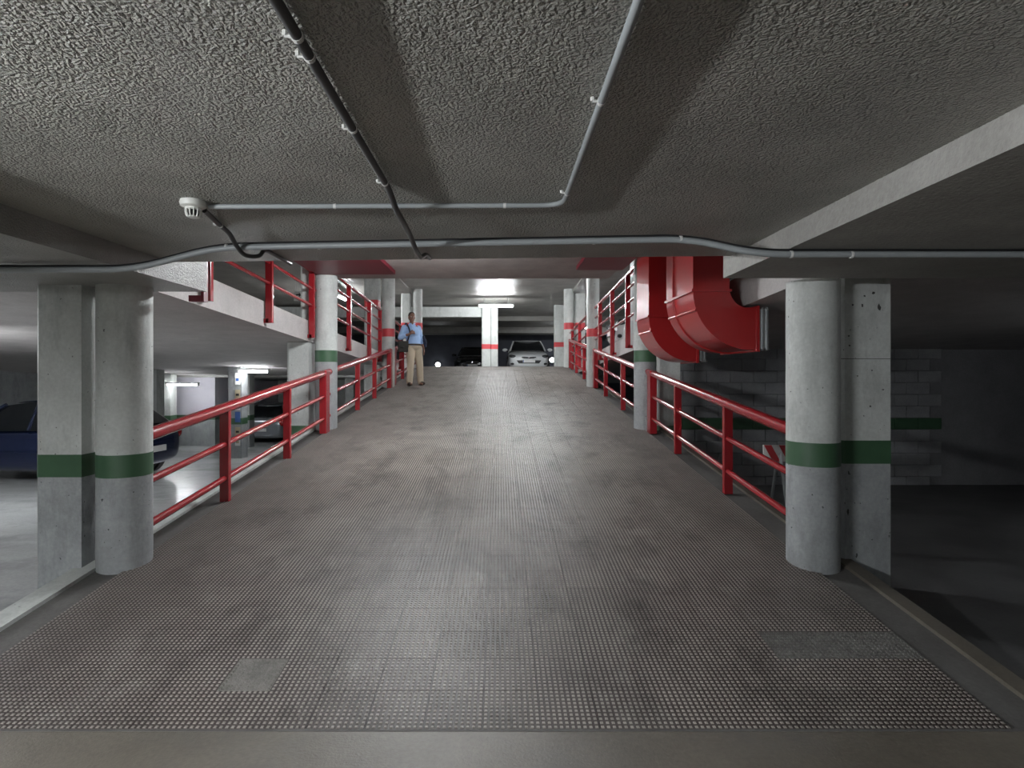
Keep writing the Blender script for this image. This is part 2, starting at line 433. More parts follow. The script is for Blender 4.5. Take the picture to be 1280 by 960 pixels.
# walls of the bright bay
def banded_wall(name, lb, a, c, z, mt='lav'):
    (x0, y0), (x1, y1) = a, c
    zb = bay_z(y0)
    e = MB(); e.box((x0, y0, zb+1.02), (x1, y1, z)); o = struct(e.build(name, M[mt]), lb, 'wall')
    e = MB(); e.box((x0-.004, y0-.004, zb+.86), (x1+.004, y1+.004, zb+1.02)); e.build('painted_band', M['green'], o)
    e = MB(); e.box((x0, y0, zb-.1), (x1, y1, zb+.86)); e.build('wall_base', M['greyp'], o)
    return o
banded_wall('wall_bay_near', 'lavender bay wall behind the navy car', (-14, 19), (-9.4, 19.2), sbot(19))
banded_wall('wall_bay_far', 'lavender bay wall behind the silver car', (-9.4, 24.4), (-2.6, 24.6), sbot(18.7), 'white')
banded_wall('wall_bay_return', 'short return wall between the bay walls', (-9.6, 19.21), (-9.4, 24.39), sbot(19))
b = MB(); b.box((-2.95, 16, -1.2), (-2.93, 24.4, R(.1))); struct(b.build('wall_under_ramp', M['conc']), 'concrete wall under the top of the ramp', 'wall')

# concrete block wall of the dark bay, facing the foot of the ramp
WY = 9.8
b = MB(); b.box((2.50, WY+.03, -.6), (10, WY+.16, sbot(WY)-.005)); bw = struct(b.build('wall_blocks', M['mortar']), 'grey painted concrete block wall behind the ducts', 'wall')
def blk(w):
    e = MB(); e.box((0, 0, 0), (w, .1, .19)); o = e.build('block', M['blocks'], bw, bevel=.006); return o
full = blk(.392); half = blk(.192)
gfull = blk(.392); gfull.data.materials[0] = M['green']; ghalf = blk(.192); ghalf.data.materials[0] = M['green']
first = {id(full): 1, id(half): 1, id(gfull): 1, id(ghalf): 1}
def put(src, x, z):
    o = src if first.pop(id(src), None) else src.copy()
    if o is not src: C.objects.link(o); o.parent = bw
    o.location = (x, WY, z)
zz = -.02-.2*2
row = 0
while zz < 1.85:
    x = 2.52; green = abs(zz-.58) < .01
    if row % 2: put(ghalf if green else half, x, zz); x += .2
    while x < 7.2:
        put(gfull if green else full, x, zz); x += .4
    zz += .2; row += 1
b = MB(); b.box((2.405, WY-.12, R(-1.9)), (2.47, WY-.05, R(.45)))
struct(b.build('trim_8', M['clip']), 'pale vertical pipe at the end of the block wall', 'trim')

# ================================================================== COLUMNS
def round_column(x, y, z0, zb0, zb1, z1, r, label, band, base='greyp'):
    t = thing('round_column', label, 'column', (x, y, z0))
    def seg(nm, a, c, mt, rr, jit=.006):
        n = max(2, int((c-a)/.12)+1)
        e = MB(); e.lathe([(rr, a+(c-a)*k/(n-1)-z0) for k in range(n)], seg=28, jit=jit)
        return e.build(nm, M[mt], t, smooth=True)
    seg('base', z0-.12, zb0, base, r); seg('painted_band', zb0, zb1, band, r+.002, 0); seg('shaft', zb1, z1, 'white', r)
    return t
def square_pier(x0, x1, y0, y1, z0, zb0, zb1, z1, label, band, base='greyp'):
    t = thing('square_pier', label, 'pier', ((x0+x1)/2, (y0+y1)/2, z0))
    c = Vector(t.location)
    def seg(nm, a, q, mt, g=0):
        ch = .035
        poly = [(x0-g+ch-c.x, y0-g-c.y), (x1+g-c.x, y0-g-c.y), (x1+g-c.x, y1-c.y), (x0-g-c.x, y1-c.y), (x0-g-c.x, y0-g+ch-c.y)]
        e = MB(); e.prism(poly, a-z0, q-z0, 'z'); return e.build(nm, M[mt], t)
    if zb0 is None: seg('shaft', z0, z1, 'white')
    else:
        seg('base', z0, zb0, base); seg('painted_band', zb0, zb1, band, .002); seg('shaft', zb1, z1, 'white')
    return t
cols = [
 (XL, 0, -.70, -.545, .63, .172, 'green', 'scuffed round column with green band next to the navy car'),
 (XR, 0, -.627, -.463, .66, .172, 'green', 'scuffed round column with green band beside the chipped pier'),
 (XL, 1, .20, .375, 1.51, .165, 'green', 'round white column with green band where three red railings meet'),
 (XR, 1, .20, .375, 1.9, .165, 'green', 'round white column with green band partly behind the red ducts'),
 (XL, 2, .91, 1.10, 2.76, .15, 'redband', 'round white column with red band right beside the standing man'),
 (XR, 2, .91, 1.10, 2.76, .15, 'redband', 'round white column with red band between railings beyond the red ducts'),
 (XL, 3, 1.46, 1.67, 2.76, .165, 'redband', 'round white column with red band behind the standing man at the crest'),
 (XR, 3, 1.46, 1.67, 2.76, .165, 'redband', 'round white column with red band at the crest near the white car')]
for x, i, b0, b1, top, r, band, lb in cols:
    y = ROWS[i]; round_column(x, y, ramp_z(y)-.02, R(b0), R(b1), R(top), r, lb, band, 'greyp' if i < 2 else 'white')
names = ['first', 'second', 'third', 'fourth']
PL, PR = (-3.20, -2.87), (2.36, 2.70)
square_pier(2.42, 2.78, 4.1, 4.43, bay_z(4.2)-.02, R(-.63), R(-.465), sbot(4.2), 'chipped square concrete pier with green band beside the round column', 'green')
cp = bpy.data.objects['square_pier']
for k, (px, py, w, h) in enumerate(((1066, 381, .9, 1.0), (1078, 382, 1, 1.9), (1099, 384, 1.5, 3.2), (1092, 366, 1.7, 1.5), (1081, 370, 1, 1), (1061, 420, .8, .8), (1062, 432, .9, .8), (1090, 463, 1.1, .7), (1104, 487, 1.2, .6), (1072, 470, .8, .6), (1088, 508, .9, .9), (1060, 640, 1.0, 3.0))):
    kk = 720/4.098; cx, cz = (px-625)/kk-cp.location.x, R((469-py)/kk)-cp.location.z; random.seed(k)
    poly = [(cx+.008*w*random.uniform(.6, 1.2)*math.cos(a*PI/4), cz+.008*h*random.uniform(.6, 1.2)*math.sin(a*PI/4)) for a in range(8)]
    e = MB(); e.prism(poly, 4.0995-cp.location.y, 4.098-cp.location.y, 'y'); e.build('chip', M['trimblk0'], cp)
e = MB(); e.box((-.178, 4.0985-cp.location.y, R(.115)-cp.location.z), (.178, 4.0995-cp.location.y, R(.119)-cp.location.z)); e.build('crack', M['trimblk0'], cp)
random.seed(11)
square_pier(PL[0], PL[1], 3.95, 4.25, bay_z(4.2)-.02, R(-.70), R(-.545), R(.63), 'square pier with green band behind the scuffed column by the navy car', 'green')
for i in (1, 2):
    y = ROWS[i]; zb = bay_z(y)
    square_pier(PL[0], PL[1], y-.15, y+.15, zb-.02, zb+.9, zb+1.06, sbot(y), ['white pier under the bright bay deck behind the green banded column', 'white pier under the bright bay deck behind the man'][i-1], 'green')
    if i == 1: square_pier(PR[0], PR[1], y-.15, y+.15, zb-.02, zb+.9, zb+1.06, sbot(y), 'white pier under the deck over the dark bay behind the ducts', 'green')
for i in (1, 2):
    y = ROWS[i]; zt = stop(y)
    for (x0, x1), lb in (((-3.0, -2.87) if i == 1 else PL, ['square pier standing on the bright bay deck above the green banded column', 'square pier with red band on the bright bay deck by the standing man'][i-1]),
                         (PR, ['square pier with red band on the dark bay deck behind the railing', 'square pier on the dark bay deck between the parked cars and the crest'][i-1])):
        if x0 > 0:
            if i == 2: continue
            y = 10.3; zt = stop(y)
        square_pier(x0, x1, y-.15, y+.15, zt-.02, zt+1.05, zt+1.22, R(3.49-.88*(y+.15-1)/17.7), lb, 'redband', 'white')
y = ROWS[3]
square_pier(PL[0]+.05, PL[1], y-.15, y+.15, stop(y)-.05, R(1.46), R(1.67), R(2.60), 'square pier with red band behind the crest column behind the man', 'redband', 'white')
square_pier(PR[0]+.05, PR[1], y-.15, y+.15, stop(y)-.05, R(1.46), R(1.67), R(2.60), 'square pier with red band behind the crest column by the white hatchback', 'redband', 'white')
def upz(y): return R(.283+(.17-.283)*(y-YC)/(24-YC)) if y < 24 else R(.17-.22*(y-24)/9)
# pillars of the upper level
npil = square_pier(-.69, -.37, 21.6, 21.95, upz(21.8)-.03, R(.985), R(1.165), R(2.64), 'square white pillar with red band and a paper notice under the ceiling lamp', 'redband', 'white')
e = MB()
for k in range(6): e.box((-.07, -.182, 1.86-k*.045), (.07-(k % 3)*.02, -.179, 1.872-k*.045))
q = MB(); q.box((-.10, -.179, 1.60), (.10, -.175, 1.92)); nn = q.build('paper_notice', M['paper'], npil); e.build('print', M['conduit'], nn)
square_pier(-.37, -.08, 21.75, 22.1, upz(21.9)-.03, R(.985), R(1.165), R(2.64), 'slimmer white pillar with red band joined to the notice pillar', 'redband', 'white')
square_pier(2.05, 2.42, 21.6, 21.95, upz(21.8)-.03, R(1.06), R(1.24), R(2.64), 'square white pillar with red band beside the white hatchback', 'redband', 'white')
square_pier(2.42, 2.75, 21.8, 22.15, upz(21.9)-.03, R(1.06), R(1.24), R(2.64), 'white pillar with red band set behind the pillar by the white hatchback', 'redband', 'white')
# pillars of the bright bay
def bay_pillar(px0, px1, y, lb, shaft='white'):
    k = 720/y; x0, x1 = (px0-625)/k, (px1-625)/k; zb = bay_z(y)
    return square_pier(x0, x1, y, y+.35, zb-.03, zb+.86, zb+1.02, sbot(min(y, 18.6))+.02, lb, 'green')
bay_pillar(184, 196, 15.5, 'slim white pillar rising behind the navy car')
bay_pillar(197, 213, 17.8, 'broad pillar beside the lavender bay wall')
bay_pillar(303, 312, 18.3, 'white pillar with green band beside the lavender wall return')
bay_pillar(364, 379, 20.2, 'white pillar with green band between silver car and ramp')
bay_pillar(431, 442, 20.0, 'white pillar seen under the railing below the man')
pp = bay_pillar(284, 302, 14.6, 'dark pillar with colourful stickers before the silver car')
for ch in pp.children:
    if ch.name.startswith('shaft'): ch.data.materials[0] = M['greyp']
for k, (mt, z, h) in enumerate((('paper', 1.9, .3), ('tan', 1.55, .22), ('paper', 1.25, .24), ('blue', .95, .26), ('tan', .62, .2), ('paper', .35, .22))):
    e = MB(); e.box((.02, -.184, z), (.15, -.178, z+h)); e.build('sticker', M[mt], pp)
    e = MB(); e.box((.04, -.1865, z+h*.3), (.12, -.1845, z+h*.55)); e.build('sticker', M[('blue', 'ink', 'tan')[k % 3]], pp)

# ================================================================== RAILINGS
def railing(name_label, x, y0, y1, posts, plates, zf, heights, side, rails_r, group=None, bracket=None, ext=0):
    """posts: y of the slim posts; plates: y of the wide end plates; zf(y): base line"""
    t = thing('railing', name_label, 'railing', (x, (y0+y1)/2, zf((y0+y1)/2)), 0, group)
    c = Vector(t.location)
    def L(p): return (p[0]-c.x, p[1]-c.y, p[2]-c.z)
    for h, r in zip(heights, rails_r):
        e = MB(); e.tube([L((x, y0, zf(y0)+h)), L((x, y1, zf(y1)+h))], r, 14)
        e.build('top_rail' if h == heights[0] else 'rail', M['red'], t, smooth=True)
    for k, yy in enumerate(list(posts)+list(plates)):
        wide = k >= len(posts)
        w, d = (.05, .09) if wide else (.042, .028)
        z0 = zf(yy)-(.005 if not bracket else bracket); z1 = zf(yy)+heights[0]-(0 if not wide else -.035)
        a = MB(); a.box(L((x-w, yy-d, z0)), L((x+w, yy+d, z1)))
        o = a.build('end_plate' if wide else 'post', M['red'], t, bevel=.005)
        if bracket:
            e = MB(); e.box(L((x, yy-d, z0)), L((x+side*.14, yy+d, z0+.05))); e.box(L((x+side*.10, yy-d*.5, z0-.03)), L((x+side*.125, yy+d*.5, z0+.16)))
            e.build('bracket', M['red'], o)
    return t
RH = (.87, .535, .215); RR = (.05, .029, .029)
RLX, RRX = -2.57, 2.22
railing('red ramp railing in front of the bright bay by the navy car', RLX, 4.0, 8.60, (5.39, 6.96), (8.44,), ramp_z, RH, 0, RR)
railing('red ramp railing between two round columns below the man', RLX, 8.62, 13.5, (10.4, 11.8), (13.42,), ramp_z, RH, 0, RR)
railing('red ramp railing behind the standing man', RLX, 13.8, 18.3, (15.2, 16.7), (13.95, 18.2), ramp_z, RH, 0, RR)
railing('red ramp railing in front of the block wall', RRX, 3.98, 8.60, (5.62, 7.2), (8.42,), ramp_z, RH, 0, RR)
railing('red ramp railing between the ducts and the red banded column', RRX, 8.62, 13.6, (10.4, 12.1), (13.42,), ramp_z, RH, 0, RR)
railing('red ramp railing nearest the crest by the white hatchback', RRX, 13.8, 18.3, (15.2, 16.7), (13.98, 18.2), ramp_z, RH, 0, RR)
UH = (.95, .72, .47, .22); UR = (.036, .024, .024, .024)
railing('red deck railing over the bright bay before the green banded column', -2.79, 4.75, 8.85, (5.5, 6.97, 8.55), (), stop, UH, -1, UR, None, .26)
railing('red deck railing over the bright bay between the round columns', -2.79, 8.95, 13.5, (10.65, 12.3, 13.4), (), stop, UH, -1, UR, None, .26)
railing('red deck railing behind the standing man', -2.79, 13.9, 18.3, (14.6, 16.2, 17.8), (), stop, UH, -1, UR, None, .26)
UH2 = (1.02, .78, .53, .27)
railing('red deck railing hidden behind the red ducts', 2.24, 4.6, 8.55, (6.6, 8.0), (), stop, UH2, 1, UR, None, .26)
railing('red deck railing in front of the parked white car', 2.24, 8.95, 13.5, (10.1, 11.5, 12.9), (), stop, UH2, 1, UR, None, .26)
railing('red deck railing beside the crest on the dark bay deck', 2.24, 13.9, 18.3, (14.6, 16.2, 17.8), (), stop, UH2, 1, UR, None, .26)
# short red post at the end of the bright bay soffit
t = thing('corner_post', 'short dark red steel post at the end of the bright bay soffit', 'post', (-2.2, 4.32, R(.55)))
e = MB(); e.box((-.028, -.03, .0), (-.006, .03, .42)); e.build('post', M['dkred'], t)
e = MB(); e.box((-.12, -.03, 0), (-.03, .03, .045)); e.build('bracket', M['dkred'], t)

# ================================================================== DUCTS
def duct(label, y0, y1, xl, xi, xe, ztop, zf, zb, zt, seam=None):
    t = thing('ventilation_duct', label, 'duct', (xl, y0, R(zb)))
    ox, oy, oz = xl, y0, R(zb)
    n = 14
    rx, rz = xe-.05-xl, zf-zb
    outer = [(xl+rx*(1-math.cos(PI/2*k/n)), zb+rz*(1-math.sin(PI/2*k/n))) for k in range(n+1)]
    irx, irz = .17, .19
    inner = [(xi+irx*(1-math.cos(PI/2*k/n)), zt+irz*(1-math.sin(PI/2*k/n))) for k in range(n+1)]
    o2 = outer+[(xe, zb)]; i2 = [(xi, zf)]+inner+[(xe, zt)]
    poly = o2+i2[::-1]
    e = MB(); e.prism([(u-ox, R(w)-oz) for u, w in poly], 0, y1-y0, 'y'); e.build('elbow', M['duct'], t, smooth=True)
    e = MB(); e.box((0, 0, R(zf)-oz), (xi-xl, y1-y0, R(ztop)-oz)); e.build('riser', M['duct'], t)
    g = .016
    e = MB(); e.box((-g, -g, R(zf)-oz-.012), (xi-xl+g, y1-y0+g, R(zf)-oz+.012)); e.build('flange', M['duct'], t)
    e = MB(); e.box((xe-xl-.012, -g, -g), (xe-xl+.014, y1-y0+g, R(zt)-oz+g)); e.build('flange', M['duct'], t)
    if seam:
        sy = seam-y0; w = .012; loop = []
        for u, z in o2: loop.append((u-ox, R(z)-oz))
        # raised seam that follows the outside of the bend
        pts = [(0, R(ztop)-oz)]+loop
        e = MB(); e.tube([(u-.002, sy, z-.002) for u, z in pts], .012, 8); e.build('seam', M['duct'], t, smooth=True)
    # ribs pressed on the bend
    e = MB(); m = outer[3]; nx = -.8
    e.tube([(m[0]-ox-.002, 0, R(m[1])-oz), (m[0]-ox-.002, y1-y0, R(m[1])-oz)], .012, 8); e.build('rib', M['duct'], t, smooth=True)
    e = MB(); e.box((xe-xl+.014, .01, .01), (xe-xl+.11, y1-y0-.01, R(zt)-oz-.01))
    for q in (.045, .085): e.box((xe-xl+q, -.004, -.004), (xe-xl+q+.012, y1-y0+.004, R(zt)-oz+.004))
    o = e.build('outlet_collar', M['galv'], t)
    for k in range(5):
        e = MB(); z = .03+k*.07; e.hexa([(xe-xl+.10,.03,z),(xe-xl+.13,.03,z-.03),(xe-xl+.13,y1-y0-.03,z-.03),(xe-xl+.10,y1-y0-.03,z),(xe-xl+.10,.03,z+.006),(xe-xl+.13,.03,z-.024),(xe-xl+.13,y1-y0-.03,z-.024),(xe-xl+.10,y1-y0-.03,z+.006)])
        e.build('louvre', M['galv'], o)
    return t
duct('large glossy red duct with rounded elbow in front of the other duct', 5.37, 6.23, 1.80, 2.14, 2.40, 3.4, .79, .235, .63, 5.97)
duct('narrower red duct with rounded elbow touching the green banded column', 6.97, 7.58, 1.80, 2.14, 2.39, 3.4, .716, .165, .54)

# ================================================================== CONDUITS ON THE CEILING
CZ = R(.75)
def conduit(label, pts, r, mt, clips, parts=(), name='conduit', group=None):
    p0 = Vector(pts[0])
    t = thing(name, label, 'conduit', p0)
    e = MB(); e.tube([Vector(p)-p0 for p in pts], r, 12); e.build('pipe', M[mt], t, smooth=True)
    for c, d in clips:
        c = Vector(c)-p0; d = Vector(d).normalized(); s_ = Vector((0, 0, 1)).cross(d).normalized()
        e = MB(); e.tube([c-d*.006, c+d*.006], r*1.12, 12)
        a = c+s_*(r*2.2); zt = CZ-p0.z
        e.tube([a-s_*.03+Vector((0, 0, 0)), a+Vector((0, 0, .0))], .004, 6)
        e.tube([a, Vector((a.x, a.y, c.z+r))], .006, 6)
        e.build('clip', M['clip'], t)
    return t
r1 = .0125
zc = CZ-r1-.002
pts = rounded([(-.44, -8, zc), (-.44, 2.28, zc), (-.435, 2.42, zc-.045), (-.435, 2.62, zc-.05), (-.44, 2.82, zc-.05), (-.435, 2.95, zc-.085), (-.44, 3.2, zc-.085), (-.44, 3.4, zc-.02), (-.44, 3.62, zc)], .06)
conduit('dark ceiling conduit running along the ramp over the crossing pipes', pts, r1, 'dkconduit',
        [((-.44, y, zc), (0, 1, 0)) for y in (.4, .95, 1.25, 1.33, 1.72, 2.2)])
zc2 = CZ-.011-.002
pts = rounded([(.273, -8, zc2), (.273, 2.50, zc2), (-1.272, 2.52, zc2)], .10, 8)
conduit('grey ceiling conduit bending across to the smoke detector', pts, .011, 'conduit',
        [((.273, 1.55, zc2), (0, 1, 0)), ((.273, 2.33, zc2), (0, 1, 0)), ((.02, 2.503, zc2), (1, 0, 0)), ((-.72, 2.513, zc2), (1, 0, 0))])
zb = R(.70)
r3 = .0165
L3 = [(-6, 3.17, R(.578)), (-2.02, 3.17, R(.58)), (-1.56, 3.163, zb), (.98, 2.965, zb), (1.28, 2.87, R(.602)), (6, 2.87, R(.598))]
pts = rounded(L3, .16, 8)
conduit('thick pale grey pipe spanning the ceiling edge from wall to wall', pts, r3, 'conduit',
        [((-1.50, 3.16, zb), (1, 0, 0)), ((-1.42, 3.155, zb), (1, 0, 0)), ((-.98, 3.125, zb), (1, 0, 0)), ((-.24, 3.075, zb), (1, 0, 0)), ((.49, 3.01, zb), (1, 0, 0)), ((.93, 2.965, zb), (1, 0, 0)), ((1.45, 2.87, R(.602)), (1, 0, 0)), ((1.75, 2.87, R(.60)), (1, 0, 0))])
cab = [(p[0], p[1]+.012, p[2]+r3+.006) for p in pts]
e = MB(); e.tube(cab, .0075, 8); tag(e.build('cable', M['black'], smooth=True), 'thin black cable lying on top of the thick pale pipe', 'cable')
zc4 = CZ-.011-.002
pts = smooth_path([(-1.31, 2.55, zc4-.006), (-1.37, 2.8, zc4), (-1.40, 2.98, zc4-.005), (-1.415, 3.1, zc4-.045), (-1.405, 3.18, zc4-.075), (-1.37, 3.27, zc4-.06), (-1.37, 3.36, zc4-.01), (-1.38, 3.55, zc4), (-1.39, 3.82, zc4)], 8)
conduit('short dark conduit from the smoke detector dipping under the pale pipe', pts, .012, 'dkconduit', [((-1.375, 2.83, zc4), (-.1, 1, 0))])
# smoke detector
t = thing('smoke_detector', 'ivory round smoke detector on the stucco ceiling', 'detector', (-1.32, 2.48, CZ))
e = MB(); e.lathe([(.052, 0), (.054, -.012), (.050, -.024), (.040, -.030)], seg=28); e.build('base', M['ivory'], t, smooth=True)
e = MB(); e.lathe([(.034, -.028), (.034, -.036), (.030, -.040)], seg=24); e.build('neck', M['ivory'], t, smooth=True)
e = MB(); e.lathe([(.022, -.036), (.022, -.068)], seg=20); e.build('dark_core', M['black'], t)
for k in range(12):
    a = 2*PI*k/12; u, w = math.cos(a), math.sin(a)
    e = MB(); e.tube([(u*.031, w*.031, -.036), (u*.030, w*.030, -.055), (u*.024, w*.024, -.069)], .0034, 6); e.build('cage_rib', M['ivory'], t)
e = MB(); e.lathe([(.024, -.066), (.025, -.070), (.018, -.073)], seg=20); e.build('cap', M['ivory'], t, smooth=True)

# ================================================================== LAMPS
TUBES = {}
def tube_mat(s):
    s = round(s*LAMP, 1)
    if s not in TUBES: TUBES[s] = emit('lit_tube_%g' % s, (.94, .975, 1), s)
    return TUBES[s]
def lamp(label, x, y, z, length, power, rz=0, hang=.0, group=None, size=.09, nolight=False):
    """fluorescent batten: housing, glowing diffuser, end caps, drop rods; its own light leaves from the diffuser"""
    t = thing('ceiling_lamp', label, 'lamp', (x, y, z), rz, group)
    h = length/2
    e = MB(); e.box((-h-.03, -size/2, 0), (h+.03, size/2, .045)); e.build('housing', M['lampwhite'], t, bevel=.006)
    e = MB(); e.tube([(-h, 0, -.028), (h, 0, -.028)], .030, 12); e.build('diffuser', tube_mat(power/(PI*2*PI*.030*length)), t, smooth=True)
    for s_ in (-1, 1):
        e = MB(); e.box((s_*h-.02, -.038, -.062), (s_*h+.02, .038, 0)); e.build('end_cap', M['lampwhite'], t, bevel=.004)
        if hang > .02:
            e = MB(); e.tube([(s_*h*.7, 0, .045), (s_*h*.7, 0, .045+hang)], .006, 6); e.build('drop_rod', M['galv'], t)
    return t
lamp('bright ceiling lamp over the crest above the white hatchback', -.14, 19.9, R(2.42), 1.18, 100, 0, .24)
lamp('bright ceiling lamp in the bay near the silver car', -6.2, 14.5, R(.12), .75, 32, 0, .05)
lamp('bright ceiling lamp against the lavender bay wall', -9.7, 17.6, R(-.26), .95, 26, 0, .26)
lamp('ceiling lamp over the bright bay deck behind the green banded column', -4.9, 17.8, R(2.42), .9, 90, PI/2, .2)
lamp('ceiling lamp of the bright bay beside the foot of the ramp', -2.75, .1, R(.46), 1.3, 230, PI/2, .10)
lamp('added unseen lamp over the entrance floor behind the viewer', -.6, -2.6, R(.64), 1.2, 34, 0, .05)  # no fixture known here; added to light the near ramp and columns
lamp('added hidden lamp under the next ramp before the cross beam', -.9, 6.4, R(1.44), 1.2, 150, 0, .03)  # put in out of sight to brighten the mid ramp and duct sides
lamp('added hidden lamp behind the cross beam over the ramp', -.4, 9.75, R(2.2), 1.2, 55, 0, .5)  # hidden lamp added to lift the middle of the ramp
lamp('added lamp on the deck over the dark bay behind the ducts', 5.2, 12.5, R(2.78), 1.2, 60, PI/2, .1)  # extra lamp invented to brighten this deck
lamp('added unseen lamp on the deck over the bright bay', -5.8, 9.5, R(2.95), 1.2, 60, PI/2, .1)  # out-of-view lamp added for brightness on this side
lamp('added unseen lamp in the bright bay beside the navy car', -7.2, 6.6, R(.44), 1.2, 110, 0, .1)  # off-frame lamp added to brighten the bay and the deck underside
lamp('added unseen lamp in the dark bay beyond the chipped pier', 7.2, 5.2, R(.45), 1.2, 10, PI/2, .1)  # weak made-up lamp that lifts the block wall out of black
lamp('added hidden lamp over the ramp just below the crest', .9, 14.6, R(2.66), 1.2, 150, 0, .04)  # added behind the beam to brighten the crest, columns and man
lamp('added lamp deep in the upper level', 3.8, 26.5, R(2.2), 1.2, 45, 0, .2)  # invented to lighten the dark back of the upper level
# glowing discs made up for bright spots of unknown source, low on the far wall
for x, z, lb in ((-3.55, .60, 'small invented glow disc low on the far wall near the dark car'), (2.98, .87, 'small invented glow disc low on the far wall by the white hatchback')):
    t = thing('glow_disc', lb, 'lamp', (x, 32.99, R(z)))
    e = MB(); e.lathe([(.17, 0), (.17, -.05), (.15, -.06)], seg=20, axis='y'); e.build('housing', M['lampwhite'], t)
    e = MB(); e.ball((0, -.07, 0), (.14, .07, .11)); e.build('glass', M['tube'], t, smooth=True)
# white sign hung over the bright bay deck
t = thing('hanging_sign', 'small white sign with black mark hung over the bright bay deck', 'sign', (-5.55, 15.9, R(2.05)))
e = MB(); e.box((-.14, 0, 0), (.14, .012, .26)); e.build('panel', M['paper'], t)
e = MB(); e.prism([(-.08, .15), (.0, .15), (.0, .11), (.09, .17), (.0, .23), (.0, .19), (-.08, .19)], -.003, 0, 'y'); e.build('mark', M['ink'], t)
for s_ in (-.1, .1):
    e = MB(); e.tube([(s_, .006, .26), (s_, .006, .70)], .004, 6); e.build('hanger', M['galv'], t)

# ================================================================== CARS
def car_paint(name, col, metal=.3):
    return plain(name, col, .25, metal, .5, wear=.1, coat=.8)
M['carwhite'] = car_paint('white_car_paint', (.74, .76, .77), 0)
M['carnavy'] = car_paint('navy_car_paint', (.012, .02, .06), .2)
M['carsilver'] = car_paint('silver_car_paint', (.30, .32, .35), .5)
M['carblack'] = car_paint('black_car_paint', (.012, .014, .018), .2)
M['glass'] = plain('tinted_glass', (.010, .012, .014), .06, 0, .6, wear=.05)
M['chrome'] = plain('chrome', (.7, .72, .74), .15, 1)
M['lens'] = plain('headlamp_lens', (.20, .22, .23), .1, .4, .8)
M['trimblk'] = plain('black_trim', (.015, .015, .016), .5)
M['redlens'] = plain('red_lens', (.35, .01, .012), .15)
def lofted(sections, closed=True):
    """loft of closed rings"""
    n = len(sections[0]); vs = [p for s_ in sections for p in s_]; fs = []
    for i in range(len(sections)-1):
        for k in range(n):
            fs.append((i*n+k, i*n+(k+1) % n, (i+1)*n+(k+1) % n, (i+1)*n+k))
    fs.append(list(range(n))); fs.append([(len(sections)-1)*n+k for k in range(n-1, -1, -1)])
    e = MB(); e.add(vs, fs); return e
def subsurf(o, lv=2):
    m = o.modifiers.new('sub', 'SUBSURF'); m.levels = lv; m.render_levels = lv
    for p in o.data.polygons: p.use_smooth = True
    return o
